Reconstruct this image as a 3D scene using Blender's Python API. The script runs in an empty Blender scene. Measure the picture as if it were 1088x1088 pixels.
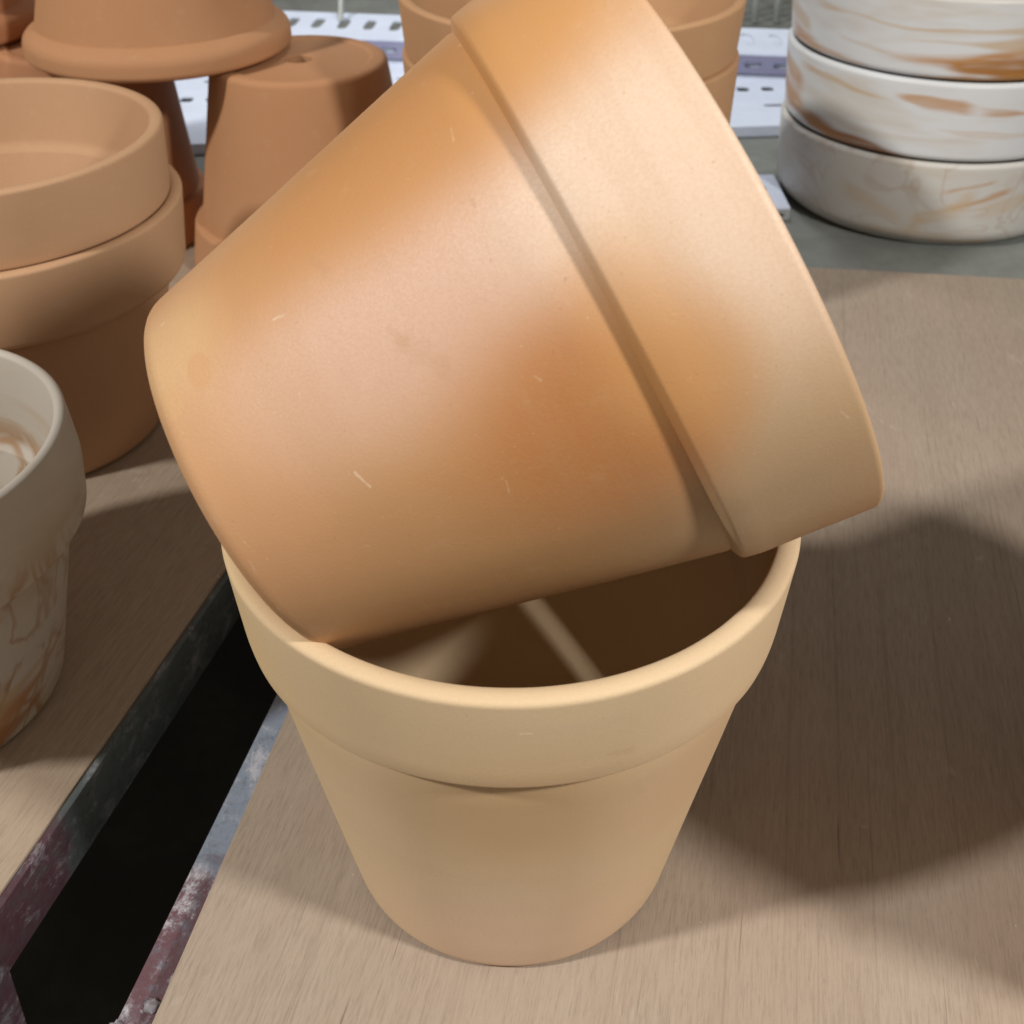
import bpy, bmesh, math, random
from mathutils import Vector, Matrix, noise as mnoise
random.seed(7)
S = 0.1                       # one modelling unit = 10 cm (the radius of the main pots' rims)
PI = math.pi
scene = bpy.context.scene
COL = scene.collection

# ------------------------------------------------------------------ helpers
def link(name, bm, mat, parent=None, smooth=True, sharp=None):
    me = bpy.data.meshes.new(name)
    bm.normal_update()
    bm.to_mesh(me); bm.free()
    if smooth:
        for p in me.polygons: p.use_smooth = True
        if sharp:
            me.set_sharp_from_angle(angle=math.radians(sharp))
    o = bpy.data.objects.new(name, me)
    if mat: me.materials.append(mat)
    COL.objects.link(o)
    if parent: o.parent = parent
    return o

def tag(o, label=None, cat=None, group=None, kind=None):
    if label: o['label'] = label
    if cat: o['category'] = cat
    if group: o['group'] = group
    if kind: o['kind'] = kind
    return o

def thing(name, label, cat, loc, group=None):
    o = bpy.data.objects.new(name, None); COL.objects.link(o)
    o.empty_display_size = .02
    o.location = Vector(loc) * S
    return tag(o, label, cat, group)

def rounded(pts, seg=5):
    """pts: list of (r,z[,radius]) -> polyline with the given corners rounded"""
    out = []
    n = len(pts)
    for i, p in enumerate(pts):
        rad = p[2] if len(p) > 2 else 0
        P = Vector((p[0], p[1]))
        if rad <= 0 or i in (0, n - 1):
            out.append(P); continue
        A = Vector(pts[i-1][:2]); B = Vector(pts[i+1][:2])
        a = (A - P); b = (B - P); la, lb = a.length, b.length
        a.normalize(); b.normalize()
        d = min(rad, la * .48, lb * .48)
        s, e = P + a * d, P + b * d
        for k in range(seg + 1):
            t = k / seg
            out.append(s * (1-t)**2 + P * 2*t*(1-t) + e * t*t)
    return out

def densify(poly, step=.12):
    out = [poly[0]]
    for a, b in zip(poly, poly[1:]):
        n = max(1, int((b - a).length / step))
        for k in range(1, n + 1): out.append(a.lerp(b, k / n))
    return out

def revolve(poly, segs=192, wob=.0025, seed=0., closed_ends=(False, False)):
    bm = bmesh.new()
    rings = []
    for P in poly:
        if P.x < 1e-5:
            rings.append([bm.verts.new((0, 0, P.y * S))]); continue
        ring = []
        for k in range(segs):
            a = 2 * PI * k / segs
            w = 1 + wob * mnoise.noise(Vector((math.cos(a) * 1.3 + seed, math.sin(a) * 1.3, P.y * 1.7 + seed)))
            w += wob * .3 * mnoise.noise(Vector((math.cos(a) * 7 + seed, math.sin(a) * 7, P.y * 9)))
            ring.append(bm.verts.new((P.x * w * math.cos(a) * S, P.x * w * math.sin(a) * S, P.y * S)))
        rings.append(ring)
    for A, B in zip(rings, rings[1:]):
        if len(A) == 1 and len(B) == 1: continue
        for k in range(segs):
            k2 = (k + 1) % segs
            if len(A) == 1: bm.faces.new((A[0], B[k2], B[k]))
            elif len(B) == 1: bm.faces.new((A[k], A[k2], B[0]))
            else: bm.faces.new((A[k], A[k2], B[k2], B[k]))
    bmesh.ops.recalc_face_normals(bm, faces=bm.faces[:])
    return bm

def join_bm(a, b):
    me = bpy.data.meshes.new('tmp'); b.to_mesh(me); b.free()
    a.from_mesh(me); bpy.data.meshes.remove(me)
    return a

def box_bm(corners, z0, z1, bevel=0., bm=None):
    """prism over a quad footprint [(x,y)*n] between z0 and z1"""
    bm = bm or bmesh.new()
    lo = [bm.verts.new((x * S, y * S, z0 * S)) for x, y in corners]
    hi = [bm.verts.new((x * S, y * S, z1 * S)) for x, y in corners]
    n = len(corners); fs = []
    fs.append(bm.faces.new(lo[::-1])); fs.append(bm.faces.new(hi))
    for i in range(n):
        fs.append(bm.faces.new((lo[i], lo[(i+1) % n], hi[(i+1) % n], hi[i])))
    bmesh.ops.recalc_face_normals(bm, faces=fs)
    if bevel:
        es = list({e for f in fs for e in f.edges})
        bmesh.ops.bevel(bm, geom=es, offset=bevel * S, segments=2, affect='EDGES', profile=.6)
    return bm

def tube(pts, r, bm=None, seg=10):
    bm = bm or bmesh.new()
    pts = [Vector(p) * S for p in pts]; r *= S
    rings = []
    for i, p in enumerate(pts):
        d = (pts[min(i+1, len(pts)-1)] - pts[max(i-1, 0)]).normalized()
        u = d.cross(Vector((.3, .9, .2))).normalized(); v = d.cross(u)
        rings.append([bm.verts.new(p + r * (math.cos(2*PI*k/seg) * u + math.sin(2*PI*k/seg) * v)) for k in range(seg)])
    for A, B in zip(rings, rings[1:]):
        for k in range(seg): bm.faces.new((A[k], A[(k+1) % seg], B[(k+1) % seg], B[k]))
    bm.faces.new(rings[0][::-1]); bm.faces.new(rings[-1])
    return bm

# ------------------------------------------------------------------ materials
class NT:
    def __init__(s, name):
        s.m = bpy.data.materials.new(name); s.m.use_nodes = True
        s.t = s.m.node_tree; s.b = s.t.nodes['Principled BSDF']
        s.tc = s.t.nodes.new('ShaderNodeTexCoord').outputs['Object']
    def n(s, typ, **kw):
        nd = s.t.nodes.new(typ)
        for k, v in kw.items():
            if hasattr(nd, k) and k not in nd.inputs: setattr(nd, k, v)
            else: s.set(nd.inputs[k], v)
        return nd
    def set(s, sock, v):
        if isinstance(v, bpy.types.NodeSocket): s.t.links.new(v, sock)
        else: sock.default_value = v
    def mapping(s, scale=(1,1,1), loc=(0,0,0), rot=(0,0,0), vec=None):
        nd = s.n('ShaderNodeMapping'); s.set(nd.inputs['Vector'], vec or s.tc)
        nd.inputs['Scale'].default_value = scale; nd.inputs['Location'].default_value = loc; nd.inputs['Rotation'].default_value = rot
        return nd.outputs[0]
    def noise(s, scale, detail=3, rough=.5, dist=0., vec=None, out='Fac'):
        nd = s.n('ShaderNodeTexNoise'); s.set(nd.inputs['Vector'], vec or s.tc)
        nd.inputs['Scale'].default_value = scale; nd.inputs['Detail'].default_value = detail
        nd.inputs['Roughness'].default_value = rough; nd.inputs['Distortion'].default_value = dist
        return nd.outputs[out]
    def ramp(s, fac, a, b, lo=0., hi=1., smooth=True):
        nd = s.n('ShaderNodeMapRange'); s.set(nd.inputs['Value'], fac)
        nd.interpolation_type = 'SMOOTHSTEP' if smooth else 'LINEAR'
        for k, v in zip(('From Min','From Max','To Min','To Max'), (a, b, lo, hi)): nd.inputs[k].default_value = v
        return nd.outputs[0]
    def math(s, op, a, b=0.):
        nd = s.n('ShaderNodeMath'); nd.operation = op; s.set(nd.inputs[0], a); s.set(nd.inputs[1], b)
        return nd.outputs[0]
    def mix(s, fac, a, b, mode='MIX'):
        nd = s.n('ShaderNodeMix'); nd.data_type = 'RGBA'; nd.blend_type = mode
        s.set(nd.inputs[0], fac)
        for i, v in ((6, a), (7, b)):
            if isinstance(v, tuple) and len(v) == 3: v = v + (1,)
            s.set(nd.inputs[i], v)
        return nd.outputs[2]
    def blob(s, p, r0, r1, stretch=(1,1,1), rag=.35):
        """1 inside r0 of object-space point p (in modelling units), 0 beyond r1"""
        nd = s.n('ShaderNodeVectorMath'); nd.operation = 'SUBTRACT'
        s.set(nd.inputs[0], s.tc); nd.inputs[1].default_value = [c * S for c in p]
        n1 = s.n('ShaderNodeVectorMath'); n1.operation = 'MULTIPLY'
        s.set(n1.inputs[0], nd.outputs[0]); n1.inputs[1].default_value = stretch
        n2 = s.n('ShaderNodeVectorMath'); n2.operation = 'LENGTH'; s.set(n2.inputs[0], n1.outputs[0])
        nz = s.noise(9, 2)
        L = s.math('ADD', n2.outputs['Value'], s.math('MULTIPLY', s.math('SUBTRACT', nz, .5), rag * r1 * S))
        return s.ramp(L, r0 * S, r1 * S, 1, 0)
    def capsule(s, p, q, r):
        """1 near the segment p-q in object space (modelling units): a scratch or a scuff"""
        P = Vector(p) * S; Q = Vector(q) * S; D = Q - P
        a = s.n('ShaderNodeVectorMath'); a.operation = 'SUBTRACT'; s.set(a.inputs[0], s.tc); a.inputs[1].default_value = P
        d = s.n('ShaderNodeVectorMath'); d.operation = 'DOT_PRODUCT'; s.set(d.inputs[0], a.outputs[0]); d.inputs[1].default_value = D / D.length_squared
        t = s.ramp(d.outputs['Value'], 0, 1, 0, 1, False)
        m = s.n('ShaderNodeVectorMath'); m.operation = 'SCALE'; m.inputs[0].default_value = D; s.set(m.inputs['Scale'], t)
        e = s.n('ShaderNodeVectorMath'); e.operation = 'DISTANCE'; s.set(e.inputs[0], a.outputs[0]); s.set(e.inputs[1], m.outputs[0])
        w = s.math('ADD', e.outputs['Value'], s.math('MULTIPLY', s.math('SUBTRACT', s.noise(330, 3, .7), .5), 2.2 * r * S))
        return s.ramp(w, r * S * .3, r * S, 1, 0)
    def bump(s, h, strength, dist=.001, prev=None):
        nd = s.n('ShaderNodeBump'); s.set(nd.inputs['Height'], h)
        nd.inputs['Strength'].default_value = strength; nd.inputs['Distance'].default_value = dist
        if prev: s.set(nd.inputs['Normal'], prev)
        return nd.outputs[0]

def clay(name, base, tone, rough=.72, spec=.3, seed=0., blobs=(), spots=(), marks=True, scuff=(.72,.58,.42), scratches=()):
    m = NT(name)
    v = m.mapping(loc=(seed, seed * .7, -seed))
    big = m.noise(7, 2, .5, .3, v)
    c = m.mix(m.ramp(big, .35, .68), base, tone)
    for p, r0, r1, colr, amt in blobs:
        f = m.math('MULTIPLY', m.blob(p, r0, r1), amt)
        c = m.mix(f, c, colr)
    for p, r, colr, amt in spots:
        p = snap(p)
        f = m.math('MULTIPLY', m.blob(p, r * .8, r, (1, 1, 1.5), .06), amt)
        c = m.mix(f, c, colr)
    fine = m.noise(1100, 3, .7, 0, v)
    c = m.mix(m.ramp(fine, .3, .7, 0, .22), c, tuple(x * .78 for x in base))
    dust = m.noise(85, 6, .72, .2, v)
    c = m.mix(m.ramp(dust, .56, .75, 0, .09), c, scuff)
    if marks:
        sv = m.mapping(scale=(1, 1, .12), rot=(.5, .3, .2), loc=(seed*2, 0, seed))
        sc = m.noise(160, 2, .5, 0, sv)
        c = m.mix(m.ramp(sc, .775, .80, 0, .55), c, scuff)
        sv2 = m.mapping(scale=(.08, .08, 1), loc=(0, seed, seed))
        ring = m.noise(90, 3, .6, 0, sv2)
        c = m.mix(m.ramp(ring, .45, .7, 0, .12), c, tuple(x * .8 for x in base))
    for p, q, r, colr, amt in scratches:
        if name == 'clay_orange': p, q = snap(p), snap(q)
        if colr == LIME: r, amt = r * .6, amt * .6
        c = m.mix(m.math('MULTIPLY', m.capsule(p, q, r), amt), c, colr)
    speck = m.noise(850, 2, .5, 0, v)
    c = m.mix(m.ramp(speck, .71, .78, 0, .3), c, scuff)
    c = m.mix(m.ramp(speck, .29, .24, 0, .35), c, tuple(x * .5 for x in base))
    m.set(m.b.inputs['Base Color'], c)
    m.set(m.b.inputs['Roughness'], m.ramp(fine, .3, .7, rough - .04, rough + .06))
    m.b.inputs['Specular IOR Level'].default_value = spec
    h = m.bump(fine, .2, .0004)
    tv = m.mapping(scale=(.04, .04, 1), loc=(0, seed, seed))
    h = m.bump(m.noise(110, 2, .5, 0, tv), .10, .0006, h)
    h = m.bump(m.noise(16, 2, .5, 0, v), .07, .004, h)
    m.set(m.b.inputs['Normal'], h)
    return m.m

def marble(name, white, vein, dark, scale, stretch, seed, lo=.56, hi=.66, dist=1.6, amount=1.):
    m = NT(name)
    v = m.mapping(scale=stretch, loc=(seed, seed * 1.3, seed * .6))
    w = m.noise(scale * .6, 2, .5, 0, v, 'Color')
    va = m.n('ShaderNodeVectorMath'); va.operation = 'MULTIPLY_ADD'
    m.set(va.inputs[0], w); va.inputs[1].default_value = (.05 * dist,) * 3; m.set(va.inputs[2], v)
    n1 = m.noise(scale, 4, .55, dist, va.outputs[0])
    thin = m.math('ABSOLUTE', m.math('SUBTRACT', m.noise(scale * 1.25, 3, .5, dist * .9, va.outputs[0]), .5))
    patch = m.noise(scale * .45, 2, .5, .4, v)
    c = m.mix(m.ramp(patch, .35, .7, 0, .55), white, tuple(x * y for x, y in zip(white, (.86, .83, .80))))
    c = m.mix(m.math('MULTIPLY', m.ramp(thin, .0, .03, .75 * amount, 0), m.ramp(patch, .4, .56)), c, vein)
    band = m.math('MULTIPLY', m.ramp(n1, lo, hi, 0, amount), m.ramp(m.noise(scale * 4, 4, .6, .6, va.outputs[0]), .3, .58, .25, 1))
    c = m.mix(band, c, m.mix(m.noise(scale * 2.5, 2, .5, 0, v), vein, dark))
    m.set(m.b.inputs['Base Color'], c)
    m.b.inputs['Roughness'].default_value = .5
    m.b.inputs['Specular IOR Level'].default_value = .35
    m.set(m.b.inputs['Normal'], m.bump(m.noise(380, 3), .08, .0006))
    return m.m

def wood_mat(name, base, dark, seed, ang):
    m = NT(name)
    v0 = m.mapping(rot=(0, 0, ang), loc=(seed, seed, 0))
    wv = m.n('ShaderNodeVectorMath'); wv.operation = 'MULTIPLY_ADD'
    m.set(wv.inputs[0], m.noise(4, 2, .5, 0, m.mapping(scale=(1, .3, 1), vec=v0), 'Color')); wv.inputs[1].default_value = (.006, 0, 0); m.set(wv.inputs[2], v0)
    v0 = wv.outputs[0]
    g1 = m.noise(60, 5, .65, .2, m.mapping(scale=(1, .03, 1), vec=v0))
    g2 = m.noise(900, 4, .75, .1, m.mapping(scale=(1, .07, 1), vec=v0))
    g3 = m.noise(2200, 2, .6, 0, m.mapping(scale=(1, .06, 1), vec=v0))
    blot = m.noise(9, 4, .6, .5, v0)
    pink = m.noise(14, 3, .5, .3, m.mapping(scale=(1, .3, 1), vec=v0))
    c = m.mix(m.ramp(g1, .32, .70, 0, .30), base, dark)
    c = m.mix(m.ramp(g2, .42, .68, 0, .45), c, tuple(x * .72 for x in dark))
    c = m.mix(m.ramp(pink, .42, .68, 0, .28), c, (base[0] * .97, base[1] * .84, base[2] * .82))
    c = m.mix(m.ramp(blot, .48, .72, 0, .3), c, tuple(min(1, x * 1.15) for x in base))
    c = m.mix(m.ramp(g3, .58, .72, 0, .3), c, tuple(x * .5 for x in dark))
    lines = m.noise(650, 1, .5, 0, m.mapping(scale=(1, .02, 1), loc=(3, 1, 0), vec=v0))
    c = m.mix(m.ramp(lines, .70, .79, 0, .55), c, tuple(x * .35 for x in dark))
    long = m.noise(420, 2, .6, .1, m.mapping(scale=(1, .006, 1), loc=(5, 9, 0), vec=v0))
    c = m.mix(m.ramp(long, .52, .74, 0, .28), c, tuple(x * .6 for x in dark))
    c = m.mix(m.ramp(long, .46, .28, 0, .18), c, tuple(min(1, x * 1.12) for x in base))
    fl = m.noise(260, 2, .5, 0, m.mapping(scale=(1, .6, 1), vec=v0))
    c = m.mix(m.ramp(fl, .755, .785, 0, .45), c, (.75, .7, .62))
    sm = m.noise(28, 5, .7, 1.2, m.mapping(scale=(1, .5, 1), loc=(7, 3, 0), vec=v0))
    c = m.mix(m.ramp(sm, .62, .78, 0, .35), c, (.68, .62, .56))
    m.set(m.b.inputs['Base Color'], c)
    m.set(m.b.inputs['Roughness'], m.ramp(g2, .3, .7, .52, .72))
    m.b.inputs['Specular IOR Level'].default_value = .3
    h = m.bump(g2, .25, .0008)
    m.set(m.b.inputs['Normal'], m.bump(g3, .15, .0003, h))
    return m.m

def paint_mat(name, purple, grey, seed, split, width=.35, flecks=.5):
    """old painted angle iron: blue grey primer towards the back, purple brown coat at the front, white scuffs"""
    m = NT(name)
    sep = m.n('ShaderNodeSeparateXYZ', Vector=m.tc)
    n0 = m.noise(38, 5, .65, .6, m.mapping(loc=(seed, 0, 0)))
    y = m.math('ADD', sep.outputs['Y'], m.math('MULTIPLY', m.math('SUBTRACT', n0, .5), .5 * S))
    c = m.mix(m.ramp(y, (split - width * .3) * S, (split + width * .3) * S), purple, grey)
    n1 = m.noise(120, 6, .75, .2, m.mapping(loc=(seed, 2, 0)))
    c = m.mix(m.ramp(n1, .48, .66, 0, .55), c, tuple(x * .5 for x in grey))
    n2 = m.noise(75, 6, .78, .25, m.mapping(loc=(seed + 4, 2, 0), scale=(1, .6, 1)))
    c = m.mix(m.ramp(n2, .50, .68, 0, flecks), c, (.52, .52, .56))
    n3 = m.noise(200, 4, .7, .3, m.mapping(loc=(seed + 9, 1, 0), scale=(1, .35, 1)))
    c = m.mix(m.ramp(n3, .56, .72, 0, .45), c, tuple(x * .35 for x in purple))
    m.set(m.b.inputs['Base Color'], c)
    m.set(m.b.inputs['Roughness'], m.ramp(n1, .3, .7, .4, .75))
    m.b.inputs['Metallic'].default_value = .0
    m.set(m.b.inputs['Normal'], m.bump(n1, .4, .001))
    return m.m

def plain(name, col, rough=.6, spec=.4, var=.12, scale=30, metallic=0., bump=.1):
    m = NT(name)
    n = m.noise(scale, 5, .6, .3)
    n2 = m.noise(scale * 9, 3, .6)
    c = m.mix(m.ramp(n, .35, .7), tuple(x * (1 - var) for x in col), tuple(min(1, x * (1 + var)) for x in col))
    c = m.mix(m.ramp(n2, .4, .75, 0, .3), c, tuple(x * .8 for x in col))
    m.set(m.b.inputs['Base Color'], c)
    m.set(m.b.inputs['Roughness'], m.ramp(n2, .3, .7, rough - .08, rough + .08))
    m.b.inputs['Specular IOR Level'].default_value = spec
    m.b.inputs['Metallic'].default_value = metallic
    m.set(m.b.inputs['Normal'], m.bump(n2, bump, .0006))
    return m.m

# ------------------------------------------------------------------ the main pots
H, HR, RS, RB = 1.735, .42, .918, .646
AX_AZ, AX_EL = math.radians(12.33), math.radians(25.87)

def pot_bodies(H, HR, R, RS, RB, th=.085, lw=.078, hole=.1, base_round=.06, lip=.04, taper=.045, seed=0., wob=.0025, foot=False, step=.03):
    """returns (body bmesh, rim bmesh) of a rimmed flower pot standing upright"""
    zs = H - HR
    rin = RS - th
    base = [(hole, .07), (hole, .0, .01)]
    if foot: base += [(RB * .80, 0.0, .01), (RB * .84, -.014, .01)]
    out = rounded(base + [(RB - .005, -.014 if foot else 0, base_round), (RS - .0, zs - .015, .0), (RS, zs)], 6)
    inn = rounded([(rin, zs), (RB - th + .01, .09, .08), (hole, .07)], 6)
    body = revolve(densify(out), seed=seed, wob=wob)
    join_bm(body, revolve(densify(inn), seed=seed, wob=wob))
    bmesh.ops.remove_doubles(body, verts=body.verts[:], dist=1e-6)
    r0 = R - taper
    rim = rounded([(RS, zs), (r0 - .012, zs + step * .25, .012), (r0, zs + step, .03), (R, H - .012, lip), (R - lw * .48, H, lip),
                   (R - lw, H - .012, lip), (rin + .035, zs + .05, .03), (rin, zs)], 6)
    rm = revolve(densify(rim), seed=seed, wob=wob)
    return body, rm

def make_pot(name, label, loc, mats, group=None, upside=False, rotz=0., **kw):
    t = thing(name, label, 'flower pot', loc, group)
    b, r = pot_bodies(**kw)
    body = link('body', b, mats[0], t, sharp=50); rim = link('rim', r, mats[-1], t, sharp=50)
    if upside:
        t.location.z += kw['H'] * S
        t.rotation_euler = (PI, 0, rotz)
    else: t.rotation_euler = (0, 0, rotz)
    return t

CL_BASE, CL_TONE = (.60, .365, .185), (.57, .315, .145)
PALE = (.70, .48, .30)
LIME, SMUT = (.80, .66, .48), (.44, .24, .11)
clay_low = clay('clay_pale', (.66, .497, .312), (.65, .477, .29), seed=1.3, scratches=[((.03, -.985, 1.60), (.06, -.985, 1.60), .006, (.8, .68, .54), .5), ((.25, -.95, 1.62), (.31, -.93, 1.625), .005, (.8, .68, .54), .4), ((.3, -.93, 1.45), (.36, -.9, 1.44), .02, (.52, .34, .2), .3), ((-.5, -.62, .9), (-.47, -.62, .78), .012, (.8, .66, .5), .35)],
    blobs=[((.02, -.86, 1.12), .05, .55, (.56, .34, .16), .65), ((.0, -.70, .12), .1, .8, (.68, .49, .36), .85),
           ((-.9, -.3, 1.4), .1, .7, (.68, .48, .24), .7), ((.6, -.6, 1.0), .1, .5, (.60, .39, .23), .6)])
LIME, SMUT = (.80, .66, .48), (.44, .24, .11)
def snap(p):
    """slide a point onto the tilted pot's outer wall"""
    z = p[2]
    r = .625 + (.910 - .625) * z / 1.245 if z < 1.245 else .962 + .038 * (z - 1.245) / .46
    k = r / math.hypot(p[0], p[1])
    return (p[0] * k, p[1] * k, z)
ORG, PINK_SHEEN, BRN, TAN, PEACH_SHEEN, STRAW = (.52, .24, .08), (.635, .405, .295), (.47, .19, .06), (.48, .34, .20), (.715, .535, .40), (.67, .43, .215)  # pink and peach: kiln blush with the lit sheen band painted in
LIME, SMUT = (.80, .66, .48), (.44, .24, .11)
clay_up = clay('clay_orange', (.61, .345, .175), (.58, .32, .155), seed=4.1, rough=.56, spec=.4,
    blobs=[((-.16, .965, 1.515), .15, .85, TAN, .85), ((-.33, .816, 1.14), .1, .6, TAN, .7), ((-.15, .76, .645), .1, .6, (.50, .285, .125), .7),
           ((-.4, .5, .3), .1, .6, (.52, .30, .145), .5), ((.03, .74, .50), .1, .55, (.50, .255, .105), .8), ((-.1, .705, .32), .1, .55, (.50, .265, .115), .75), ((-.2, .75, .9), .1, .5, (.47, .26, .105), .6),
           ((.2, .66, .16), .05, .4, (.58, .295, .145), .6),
           ((.60, .62, 1.10), .05, .42, PINK_SHEEN, .9), ((.553, .589, .787), .1, .48, PINK_SHEEN, .9), ((.495, .554, .474), .1, .42, PINK_SHEEN, .6),
           ((.66, .69, 1.46), .12, .6, PEACH_SHEEN, .95), ((.5, .84, 1.62), .1, .6, PEACH_SHEEN, .8),
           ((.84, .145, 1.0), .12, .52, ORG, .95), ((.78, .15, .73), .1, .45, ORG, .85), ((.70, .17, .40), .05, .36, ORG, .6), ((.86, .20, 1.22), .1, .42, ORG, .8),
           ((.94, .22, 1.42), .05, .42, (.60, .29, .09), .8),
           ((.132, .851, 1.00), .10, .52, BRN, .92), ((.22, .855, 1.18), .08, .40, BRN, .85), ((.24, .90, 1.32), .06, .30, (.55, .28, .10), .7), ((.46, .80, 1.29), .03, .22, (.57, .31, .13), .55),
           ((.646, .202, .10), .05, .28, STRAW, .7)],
    spots=[((.591, .342, .182), .066, (.58, .30, .115), .42), ((.560, .36, .07), .062, (.62, .37, .16), .38)],
    scratches=[((.267, .689, .456), (.218, .71, .472), .009, LIME, .75), ((.847, -.17, 1.085), (.848, -.14, 1.06), .011, LIME, .6), ((.86, -.06, 1.245), (.87, .0, 1.24), .012, LIME, .5),
               ((.499, .716, 1.105), (.479, .731, 1.111), .006, LIME, .7), ((.331, .784, 1.0), (.318, .791, 1.008), .008, LIME, .35),
               ((.70, .50, 1.07), (.353, .80, 1.109), .011, SMUT, .3), ((.703, .318, .612), (.506, .617, .744), .02, SMUT, .25), ((.506, .617, .744), (.42, .68, .80), .04, SMUT, .15),
               ((-.059, .989, 1.632), (-.09, .988, 1.644), .006, LIME, .45), ((.246, .613, .072), (.184, .636, .08), .006, LIME, .4), ((-.065, .884, 1.17), (-.119, .881, 1.182), .004, LIME, .5),
               ((.82, .30, 1.11), (.80, .34, 1.10), .007, LIME, .35), ((.14, .64, .06), (-.1, .62, .03), .006, LIME, .35), ((.1, .80, .80), (.06, .80, .79), .004, LIME, .4)])
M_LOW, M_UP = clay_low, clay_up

low = make_pot('terracotta_pot', 'pale terracotta pot standing upright on the plywood, with another pot lying across its mouth', (-.004, 0, 0), (M_LOW,),
    H=H, HR=HR, R=1., RS=.912, RB=RB, seed=1., step=.075, wob=.003, taper=.038)

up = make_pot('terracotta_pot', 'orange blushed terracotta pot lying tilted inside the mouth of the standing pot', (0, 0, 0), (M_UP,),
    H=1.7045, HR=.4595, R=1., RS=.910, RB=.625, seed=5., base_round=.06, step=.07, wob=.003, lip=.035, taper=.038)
ax = Vector((math.cos(AX_EL) * math.cos(AX_AZ), math.cos(AX_EL) * math.sin(AX_AZ), math.sin(AX_EL)))
# local frame: z along the pot's axis, x the direction that points most upward
zx = (Vector((0, 0, 1)) - ax * ax.z).normalized(); zy = ax.cross(zx)
Mx = Matrix((zx, zy, ax)).transposed().to_4x4()
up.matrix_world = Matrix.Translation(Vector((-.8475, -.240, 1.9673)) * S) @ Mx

# ------------------------------------------------------------------ the other clay pots
clay_tan = clay('clay_tan', (.52, .31, .175), (.48, .28, .155), seed=8., marks=False)
clay_red = clay('clay_red_brown', (.48, .25, .125), (.44, .22, .105), seed=11., marks=False)
clay_red2 = clay('clay_brown', (.46, .22, .11), (.41, .19, .09), seed=14., marks=False)
clay_tan2 = clay('clay_sand', (.52, .30, .155), (.49, .275, .14), seed=17., marks=False)

STK = (-3.033, 3.121)
make_pot('terracotta_pan', 'low tan terracotta pan standing on the left board, another pan nested in it', (*STK, 0), (clay_tan,), 'nested tan pans',
    H=1.53, HR=.46, R=1.085, RS=.955, RB=.785, seed=2., taper=.03, lip=.035, step=.03)
make_pot('terracotta_pan', 'empty tan terracotta pan nested on top of a matching pan, at the left edge', (STK[0]-.0, STK[1], .515), (clay_tan,), 'nested tan pans',
    H=1.44, HR=.445, R=1.03, RS=.93, RB=.60, seed=3., taper=.012, lip=.055, step=.02)

make_pot('terracotta_pot', 'red brown terracotta pot turned upside down with its drain hole showing', (-1.625, 5.707, 0), (clay_red,), 'upturned pots at the back',
    upside=True, rotz=.4, H=1.612, HR=.38, R=.97, RS=.86, RB=.672, seed=6., foot=True, base_round=.05, hole=.105)
make_pot('terracotta_pot', 'upside down terracotta pot mostly hidden under the upturned pan and behind the nested pans', (-3.47, 6.22, 0), (clay_red2,), 'upturned pots at the back',
    upside=True, rotz=1.4, H=1.612, HR=.36, R=.90, RS=.80, RB=.66, seed=7., foot=True, base_round=.05, hole=.105)

def pan_bodies(H, HR, R, RS, RB, seed, th=.08):
    zs = H - HR
    b = rounded([(.09, .08), (.09, 0, .01), (RB, 0, .07), (RS, zs)], 6)
    i = rounded([(RS - th, zs), (RB - th, .09, .08), (.09, .08)], 6)
    body = revolve(densify(b), seed=seed); join_bm(body, revolve(densify(i), seed=seed))
    bmesh.ops.remove_doubles(body, verts=body.verts[:], dist=1e-6)
    r = rounded([(RS, zs), (RS + .015, zs + .005, .02), (R - .005, zs + .075, .09), (R, H - .03, .06), (R - .06, H, .04), (R - .13, H - .01, .04), (RS - th, zs)], 8)
    return body, revolve(densify(r), seed=seed)

def make_pan(name, label, loc, mat, group, rotz=0., **kw):
    t = thing(name, label, 'flower pot', loc, group)
    b, r = pan_bodies(**kw)
    link('body', b, mat, t, sharp=50); link('rim', r, mat, t, sharp=50)
    t.location.z += kw['H'] * S; t.rotation_euler = (PI, 0, rotz)
    return t
make_pan('terracotta_pan', 'wide red brown terracotta pan resting upside down across two upturned pots', (-2.735, 5.966, 1.632), clay_red, 'upturned pans at the back',
    rotz=.8, H=1.05, HR=.24, R=1.01, RS=.90, RB=.70, seed=9.)
make_pan('terracotta_pan', 'dark upside down terracotta pan cut off by the top left corner', (-4.84, 6.42, 1.632), clay_red2, 'upturned pans at the back',
    rotz=.2, H=1.05, HR=.24, R=1.01, RS=.90, RB=.70, seed=10.)

BIG = (.40, 4.863)
make_pot('terracotta_pan', 'sand coloured terracotta pot at the bottom of the nested pair behind the tilted pot', (*BIG, 0), (clay_tan2,), 'pots nested behind the tilted pot',
    H=1.945, HR=.56, R=1.155, RS=1.05, RB=.76, seed=12., taper=.03, lip=.05)
make_pot('terracotta_pan', 'sand coloured terracotta pot on top of the nested pair behind the tilted pot', (*BIG, .62), (clay_tan2,), 'pots nested behind the tilted pot',
    H=1.72, HR=.41, R=1.167, RS=1.02, RB=.62, seed=13., taper=.035, lip=.06)

# stands just beyond the right edge: its shadow falls across the plywood
make_pot('terracotta_pot', 'large terracotta pot standing alone on the plywood just past the right edge of the view', (2.93, -.45, 0), (clay_tan,),
    H=2.1, HR=.5, R=1.15, RS=1.06, RB=.78, seed=15.)

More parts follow.
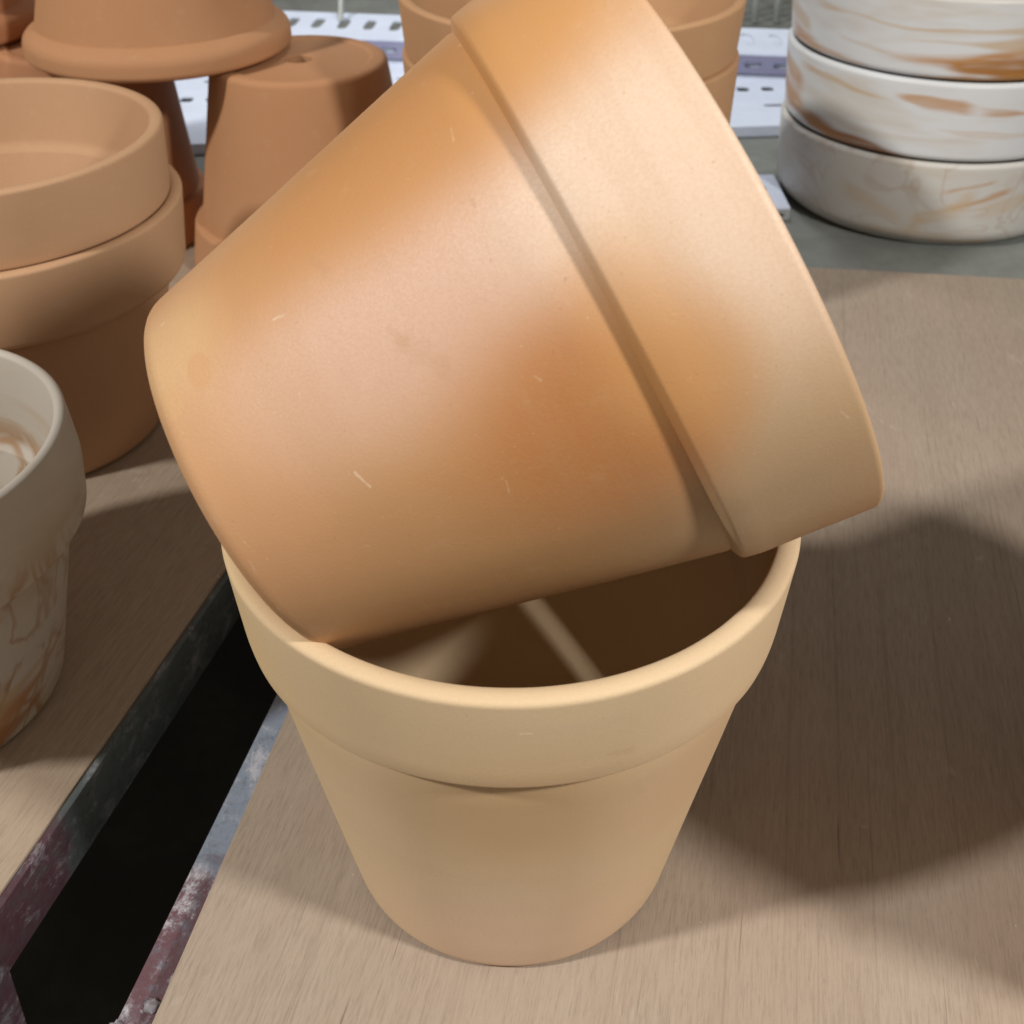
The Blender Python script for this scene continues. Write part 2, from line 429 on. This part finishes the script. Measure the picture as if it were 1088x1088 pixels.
# ------------------------------------------------------------------ marbled ware
WHITE = (.61, .63, .65)
def streaked(name, streaks, seed, white=WHITE, swirl=0., ztop=9.):
    """white ware with hand pulled slip streaks: (angle0, z0, angle1, z1, half thickness, colour, amount), angles from the -y side"""
    m = NT(name)
    sep = m.n('ShaderNodeSeparateXYZ', Vector=m.tc)
    ang = m.math('ARCTAN2', sep.outputs['X'], m.math('MULTIPLY', sep.outputs['Y'], -1.))
    z = m.math('MULTIPLY', sep.outputs['Z'], 1 / S)
    warp = m.math('SUBTRACT', m.noise(9, 3, .55, .3, m.mapping(scale=(.5, .5, 1.3), loc=(seed, 0, 0))), .5)
    zw = m.math('ADD', z, m.math('MULTIPLY', warp, .30))
    thick = m.ramp(m.noise(14, 2, .5, 0, m.mapping(scale=(.6, .6, .6), loc=(seed, seed, 0))), .3, .7, .7, -.7)
    fib = m.noise(75, 3, .6, .4, m.mapping(scale=(.12, .12, 1), loc=(seed, 0, 0)))
    fib2 = m.noise(26, 3, .6, .6, m.mapping(scale=(.2, .2, 1), loc=(seed + 3, 0, 0)))
    pat = m.noise(9, 3, .5, .5, m.mapping(scale=(.4, .4, 1), loc=(0, seed, 0)))
    c = m.mix(m.ramp(pat, .42, .7, 0, .5), white, tuple(x * y for x, y in zip(white, (.88, .80, .70))))
    c = m.mix(m.ramp(fib2, .50, .68, 0, .5), c, tuple(x * y for x, y in zip(white, (.80, .68, .52))))
    c = m.mix(m.ramp(fib, .55, .75, 0, .25), c, tuple(x * y for x, y in zip(white, (.80, .77, .74))))
    if swirl:
        vv = m.mapping(scale=(.8, .8, 1), loc=(seed, seed, 0))
        swirl_f = m.ramp(z, ztop - .25, ztop, swirl, 0)
        th = m.math('ABSOLUTE', m.math('SUBTRACT', m.noise(17, 3, .5, 1.6, vv), .5))
        c = m.mix(m.math('MULTIPLY', m.math('MULTIPLY', m.math('MULTIPLY', m.ramp(th, 0, .04, 1, 0), swirl_f), m.ramp(pat, .28, .48)), m.ramp(fib2, .3, .5)), c, (.36, .22, .125))
        c = m.mix(m.math('MULTIPLY', m.math('MULTIPLY', m.ramp(m.noise(24, 4, .6, 1.4, vv), .58, .70, 0, .6), swirl_f), m.ramp(fib, .35, .6)), c, (.44, .29, .16))
    for a0, z0, a1, z1, tk, colr, amt in streaks:
        a0, a1 = math.radians(a0), math.radians(a1)
        u = m.ramp(ang, a0, a1, 0, 1, False)
        zc = m.ramp(ang, a0, a1, z0, z1, False)
        dz = m.math('ABSOLUTE', m.math('SUBTRACT', zw, zc))
        dz = m.math('ADD', dz, m.math('MULTIPLY', m.math('SUBTRACT', fib, .5), tk * 1.6))
        dz = m.math('ADD', dz, m.math('MULTIPLY', thick, tk))
        e = m.math('MULTIPLY', m.ramp(u, .0, .22), m.ramp(u, .78, 1., 1, 0))
        k = m.math('MULTIPLY', m.math('MULTIPLY', m.ramp(dz, tk * .35, tk * 1.15, amt, 0), e), m.ramp(fib, .28, .52, .45, 1))
        c = m.mix(k, c, colr)
    m.set(m.b.inputs['Base Color'], c)
    m.b.inputs['Roughness'].default_value = .42
    m.b.inputs['Specular IOR Level'].default_value = .4
    m.set(m.b.inputs['Normal'], m.bump(m.noise(380, 3), .07, .0006))
    return m.m
OR, BR, TN = (.42, .20, .055), (.25, .10, .025), (.50, .37, .24)
mar1 = streaked('marbled_streaks', [(-95, .17, -40, .02, .10, OR, .95), (-92, .05, -55, .0, .04, BR, .9), (-45, .17, 75, .07, .13, OR, 1.), (-28, .12, 75, .05, .07, BR, .55), (-32, .02, 20, -.01, .05, OR, .85),
    (-36, .33, 60, .27, .06, TN, .8), (-40, .42, 40, .40, .04, TN, .7), (-75, .48, -10, .40, .04, TN, .7), (-105, .45, -70, .2, .09, TN, .8), (-60, .25, -25, .15, .05, TN, .6)], 1.)
mar2 = streaked('marbled_sparse', [(-98, .16, -14, -.05, .10, BR, 1.), (-98, .22, -45, -.02, .09, OR, .8), (-105, .30, -70, .17, .09, OR, .85), (-102, .52, -72, .34, .09, OR, .8), (-80, .58, -30, .51, .035, TN, .9),
    (-34, .57, -2, .52, .05, OR, .75), (-6, .52, 40, .42, .04, OR, .75), (-105, .58, -76, .44, .05, TN, .8), (-20, .3, 40, .2, .03, TN, .4)], 4.)
mar3 = streaked('marbled_swirls', [(-12, .50, 10, .60, .03, OR, .6), (-10, .34, 18, .52, .04, OR, .65), (-24, .14, 4, .50, .14, TN, .75), (-40, .10, 0, .12, .09, TN, .6), (-50, .45, -20, .2, .1, TN, .5), (0, .3, 40, .5, .1, TN, .6), (-18, .06, 20, .05, .03, OR, .5)], 8., (.56, .56, .55), .3)
mar4 = streaked('marbled_pot', [(15, .02, 112, .38, .11, (.40, .20, .09), .9), (20, .14, 118, .50, .07, (.46, .33, .18), .7), (30, .0, 112, .20, .06, (.33, .15, .06), .8)], 6., (.52, .475, .415), 1., 1.15)

def bowl(R0, R1, h, th=.07, seed=0., chamfer=.10):
    p = rounded([(0, 0), (R0 - chamfer, 0, .03), (R0, chamfer * .8, .07), (R1, h - .02, .02), (R1 - th * .5, h + .008, .02), (R1 - th, h - .01, .02), (R0 - th, .12, .1), (0, .09)], 6)
    return revolve(densify(p), segs=160, seed=seed)
SX, SY = 3.78, 7.2
g = 'marbled bowls stacked at the right'
for z, h, r0, r1, mt, lab in ((-.1, .775, 1.285, 1.315, mar3, 'white marbled bowl at the bottom of the right stack, with faint grey swirls'),
                         (.678, .675, 1.29, 1.325, mar2, 'middle white marbled bowl of the right stack, with one brown streak along its lower left'),
                         (1.356, .665, 1.30, 1.345, mar1, 'white marbled bowl on top of the right stack, streaked with orange')):
    o = link('marbled_bowl', bowl(r0, r1, h, seed=z * 3, chamfer=.13 if z < 0 else .05), mt, None, sharp=60)
    o.location = Vector((SX, SY, z)) * S
    tag(o, lab, 'bowl', g)

JX, JY = -2.811, .791
t = thing('marbled_pot', 'white marbled flower pot with rust brown swirls at the left edge', 'flower pot', (JX, JY, 0))
b, r = pot_bodies(H=1.408, HR=.53, R=.892, RS=.825, RB=.655, seed=20., taper=-.03, lip=.02, th=.05, lw=.05, step=.26)
link('body', b, mar4, t, sharp=50); link('rim', r, mar4, t, sharp=50)

# ------------------------------------------------------------------ tables
ply = wood_mat('plywood', (.375, .302, .236), (.29, .222, .165), 0., math.radians(12))
ply2 = wood_mat('plywood_left', (.40, .315, .235), (.29, .215, .15), 3., math.radians(14))
iron_r = paint_mat('painted_iron', (.115, .055, .065), (.23, .27, .34), 1., -.1, .3, .8)
iron_l = paint_mat('painted_iron_dark', (.075, .035, .045), (.085, .105, .105), 5., .05, .3, .35)
galv = plain('galvanised_sheet', (.19, .20, .185), .5, .5, .15, 14, 0., .1)
dark = plain('dark_concrete', (.09, .085, .075), .9, .2, .2, 10)
white_steel = plain('white_enamelled_steel', (.70, .77, .92), .45, .45, .04, 25)
shade_lilac = plain('shade_lilac_enamel', (.27, .27, .40), .45, .45, .05, 25)  # front face of the white bar, its shade put into the colour
soot = plain('grey_wire', (.50, .53, .50), .5, .5, .1, 25)

# right table: plywood sheet lying in an angle iron frame
rt = thing('display_table', 'plywood topped table under the two main pots, framed in scuffed purple and grey angle iron', 'table', (0, 0, 0))
le = lambda y: -1.295 + .168 * (y + .845)
bk = lambda x: 5.42 - .130 * (x - 2.32)
xl = le(bk(-.2))
board = link('board', box_bm([(le(-2.4), -2.4), (6.5, -2.4), (6.5, bk(6.5)), (xl, bk(xl))], -.09, 0, .012), ply, rt, sharp=30)
fl = lambda y: -1.453 + .194 * (y + .764)
bm = box_bm([(fl(-.84), -.84), (le(-.84) + .3, -.84), (le(5.2) + .3, 5.2), (fl(5.2), 5.2)], -.14, -.10, .008)
box_bm([(fl(-.84) , -.835), (fl(-.84) + .035, -.835), (fl(5.2) + .035, 5.2), (fl(5.2), 5.2)], -.5, -.142, .006, bm)
link('side_rail', bm, iron_r, rt, sharp=30)
bm = box_bm([(fl(-.84) - .1, -.99), (6.4, -.99), (6.4, -.95), (fl(-.84) - .1, -.95)], -.55, -.15, .006)
link('front_rail', bm, iron_r, rt, sharp=30)
# lumpy weld where the rail meets its leg
bm = bmesh.new()
for k in range(6):
    p = Vector((-1.44 + .024 * k + random.uniform(-.02, .02), -.76 + random.uniform(-.05, .05), -.10 + random.uniform(-.02, .015))) * S
    mat_ = Matrix.Translation(p) @ Matrix.Diagonal((1.2, 1, .6, 1))
    res = bmesh.ops.create_icosphere(bm, subdivisions=3, radius=random.uniform(.022, .038) * S, matrix=mat_)
    for vtx in res['verts']:
        vtx.co += (vtx.co - p).normalized() * .012 * S * mnoise.noise(vtx.co * 900)
weld = plain('weld_slag', (.27, .25, .27), .6, .5, .5, 200, 0., .6)
link('weld_bead', bm, weld, rt)
bm = box_bm([(-1.44, -1.30), (-1.40, -1.30), (-1.40, -1.0), (-1.44, -1.0)], -7.4, -.16)
link('leg', bm, iron_r, rt, sharp=30)
bm = box_bm([(6.2, -1.02), (6.5, -1.02), (6.5, -.92), (6.2, -.92)], -7.4, -.56)
link('leg', bm, iron_r, rt, sharp=30)

# left table
lt = thing('display_table', 'plywood topped table at the left of the dark gap, carrying the marbled pot', 'table', (0, 0, 0))
re_ = lambda y: -2.013 + .249 * (y + .359)
link('board', box_bm([(-8, -1.6), (re_(-1.6) - .03, -1.6), (re_(4.6) - .03, 4.6), (-1.15, 6.55), (-8, 7.3)], -.09, 0, .012), ply2, lt, sharp=30)
bm = box_bm([(re_(-1.0) - .024, -1.0), (re_(-1.0) + .012, -1.0), (re_(4.3) + .012, 4.3), (re_(4.3) - .024, 4.3)], -.33, -.006, .006)
box_bm([(re_(-1.0) - .3, -1.0), (re_(-1.0) - .026, -1.0), (re_(4.3) - .026, 4.3), (re_(4.3) - .3, 4.3)], -.135, -.095, .006, bm)
link('side_rail', bm, iron_l, lt, sharp=30)
bm = box_bm([(re_(-1.0) - .03, -1.0), (re_(-1.0) + .008, -1.0), (re_(-.42) + .008, -.42), (re_(-.42) - .03, -.42)], -7.4, -.335)
link('leg', bm, iron_l, lt, sharp=30)

# counter behind
ct = link('metal_counter', box_bm([(-11, 5.25), (11, 5.25), (11, 22), (-11, 22)], -.35, -.1, .01), galv, None, sharp=30)
tag(ct, 'grey metal counter running behind the plywood tables, under the marbled bowls', 'counter')
fb = bmesh.new()
vs = [fb.verts.new(Vector(p) * S) for p in ((-60, -60, -7.42), (60, -60, -7.42), (60, 60, -7.42), (-60, 60, -7.42))]
fb.faces.new(vs)
tag(link('floor', fb, dark, None, smooth=False), kind='structure')
# dark sheet added under both tables to block light in the gap
sh = link('gap_light_block', box_bm([(-8, -1.2), (6, -1.2), (6, 14), (-8, 14)], -3.6, -3.5), dark, None, sharp=30)
tag(sh, 'dark sheet added below the tables to keep the gap a black void', 'light blocker')

# ------------------------------------------------------------------ perforated white steel
def plate(quad, holes, thick, name, mat, parent):
    """quad: 4 3D corners (a,b,c,d); holes: (u,v,wu,wv) centre and size in quad fractions; real openings"""
    a, b, c, d = [Vector(q) * S for q in quad]
    P = lambda u, v: (a * (1-u) + b * u) * (1-v) + (d * (1-u) + c * u) * v
    bm = bmesh.new(); edges = []
    def loop(pts):
        vs = [bm.verts.new(p) for p in pts]
        for i in range(len(vs)): edges.append(bm.edges.new((vs[i], vs[(i+1) % len(vs)])))
    loop([a, b, c, d])
    for u, v, wu, wv in holes:
        L = []
        for k in range(16):
            t = 2 * PI * k / 16
            cx, sy = math.cos(t), math.sin(t)
            L.append(P(u + wu / 2 * math.copysign(abs(cx) ** .6, cx), v + wv / 2 * math.copysign(abs(sy) ** .6, sy)))
        loop(L)
    bmesh.ops.triangle_fill(bm, edges=edges, use_beauty=True)
    nrm = (b - a).cross(d - a).normalized()
    for f in bm.faces:
        if f.normal.dot(nrm) < 0: f.normal_flip()
    o = link(name, bm, mat, parent, smooth=False)
    md = o.modifiers.new('sheet', 'SOLIDIFY'); md.thickness = thick * S; md.offset = -1
    return o

# broad perforated shelf panel
pp = thing('perforated_shelf', 'broad white perforated steel shelf panel lying on the counter behind the pots', 'shelf panel', (0, 0, 0))
z = 0.02
A, B, Cc, D = (-6.0, 7.95, z), (4.6, 8.93, z), (4.9, 12.4, z), (-6.2, 12.4, z)
W = 10.6
holes = []
for k in range(37): holes.append((.02 + k * .0262, .345, .0135, .042))
for k in range(14): holes.append((.045 + k * .068, .50, .028, .026))
for k in range(12): holes.append((.06 + k * .0775, .185, .027, .024))
plate((A, B, Cc, D), holes, .02, 'panel', white_steel, pp)
plate(((A[0], A[1], -.09), (B[0], B[1], -.09), (B[0], B[1] - .002, z - .022), (A[0], A[1] - .002, z - .022)), [], .02, 'front_lip', white_steel, pp)

# slotted angle bar lying on it
ab = thing('slotted_angle_bar', 'long white slotted angle bar lying across the back of the perforated panel', 'steel bar', (0, 0, 0))
fx = lambda x: 10.9 - .143 * x
zb, zt = .045, .26
q = ((-6, fx(-6), zb), (5, fx(5), zb), (5, fx(5), zt), (-6, fx(-6), zt))
plate(q, [(.02 + k * .030, .5, .0175, .34) for k in range(33)], .02, 'front_flange', shade_lilac, ab)
q2 = [(a[0], a[1] + .06, a[2]) for a in q]
plate(q2, [], .015, 'slot_backing', white_steel, ab)  # added white strip behind the slots, so they look bright inside
q = ((-6, fx(-6) + .0, zt + .022), (5, fx(5) + .0, zt + .022), (5.05, fx(5) + 1.15, zt + .022), (-5.9, fx(-6) + 1.15, zt + .022))
plate(q, [(.02 + k * .030, .55, .0125, .40) for k in range(33)], .02, 'top_flange', white_steel, ab)

# short bar next to the bowls
sb = thing('slotted_angle_bar', 'short white slotted angle bar ending beside the stack of marbled bowls', 'steel bar', (0, 0, 0))
x0, x1 = 1.5, 2.47
q = ((x0, 6.52, .02), (x1, 6.58, .02), (x1, 7.38, .02), (x0, 7.32, .02))
plate(q, [(.15, .6, .12, .16), (.45, .6, .12, .16), (.80, .58, .12, .16)], .02, 'top_flange', white_steel, sb)
q = ((x0, 6.518, -.095), (x1, 6.578, -.095), (x1, 6.578, -.005), (x0, 6.518, -.005))
plate(q, [(.2, .5, .1, .4), (.55, .5, .1, .4), (.9, .5, .1, .4)], .02, 'front_flange', plain('grey_flange', (.36, .37, .38), .5), sb)  # front flange in a darker grey than the top flange

# wire rack farther back
wr = thing('wire_rack', 'pale wire rack with upright bars far behind, between the pans and the bowls', 'rack', (0, 0, 0))
bm = bmesh.new()
for k in range(9):
    x = 2.72 + k * .30
    tube([(x, 13.3, -.08), (x, 13.3, 1.2), (x + .02, 13.4, 2.6)], .055, bm)
link('upright_bars', bm, soot, wr)
link('cross_bar', tube([(2.4, 13.3, 2.6), (5.4, 13.3, 2.6)], .06), soot, wr)
cb = link('cable', tube([(-2.15, 11.9, .29), (-2.2, 12.5, .6), (-2.22, 12.8, 1.4), (-2.2, 13, 2.6)], .035), soot, None)
tag(cb, 'thin pale cable rising behind the upturned pot with the drain hole', 'cable')

# ------------------------------------------------------------------ lamps and an added back fill
def lamp(name, az, el, dist, watts, size, col=(1, 1, 1)):
    L = bpy.data.lights.new(name, 'AREA'); L.shape = 'DISK'; L.size = size; L.energy = watts; L.color = col
    o = bpy.data.objects.new(name, L); COL.objects.link(o)
    a, e = math.radians(az), math.radians(el)
    o.location = Vector((math.cos(e) * math.cos(a), math.cos(e) * math.sin(a), math.sin(e))) * dist * S
    o.rotation_euler = (-(o.location - Vector((0, .1, .05)))).to_track_quat('-Z', 'Y').to_euler()
    return o
lamp('lamp_left', 208, 45, 45, 141, .30, (1, .975, .935))
lamp('lamp_right', 322, 46, 14, 14.0, .12, (1, .975, .935))
L = bpy.data.lights.new('back_fill', 'SPOT'); L.energy = 42; L.spot_size = math.radians(46); L.spot_blend = .7; L.shadow_soft_size = .12; L.color = (.93, .96, 1)  # added fill spot over the counter, only brightens the background
lo = bpy.data.objects.new('back_fill', L); COL.objects.link(lo)
lo.location = Vector((0, 15, 15)) * S
lo.rotation_euler = (-(lo.location - Vector((0, 10.6, 0)) * S)).to_track_quat('-Z', 'Y').to_euler()

w = bpy.data.worlds.new('World'); scene.world = w; w.use_nodes = True
bg = w.node_tree.nodes['Background']; bg.inputs[0].default_value = (1, .94, .84, 1); bg.inputs[1].default_value = .21

# ------------------------------------------------------------------ camera
cam = bpy.data.cameras.new('Camera'); co = bpy.data.objects.new('Camera', cam); COL.objects.link(co)
co.location = Vector((0, -3.4841, 4.2739)) * S
co.rotation_euler = (PI / 2 - .5083, 0, 0)
cam.sensor_width = 36; cam.lens = 36 * 1300 / 1088; cam.shift_y = -182 / 1088
cam.clip_start = .01; cam.clip_end = 100
cam.dof.use_dof = True; cam.dof.focus_distance = .42; cam.dof.aperture_fstop = 22
scene.camera = co
vs_ = scene.view_settings
vs_.view_transform = 'Standard'; vs_.look = 'None'; vs_.gamma = 1; vs_.exposure = 0; vs_.use_curve_mapping = False
scene.cycles.max_bounces = 6
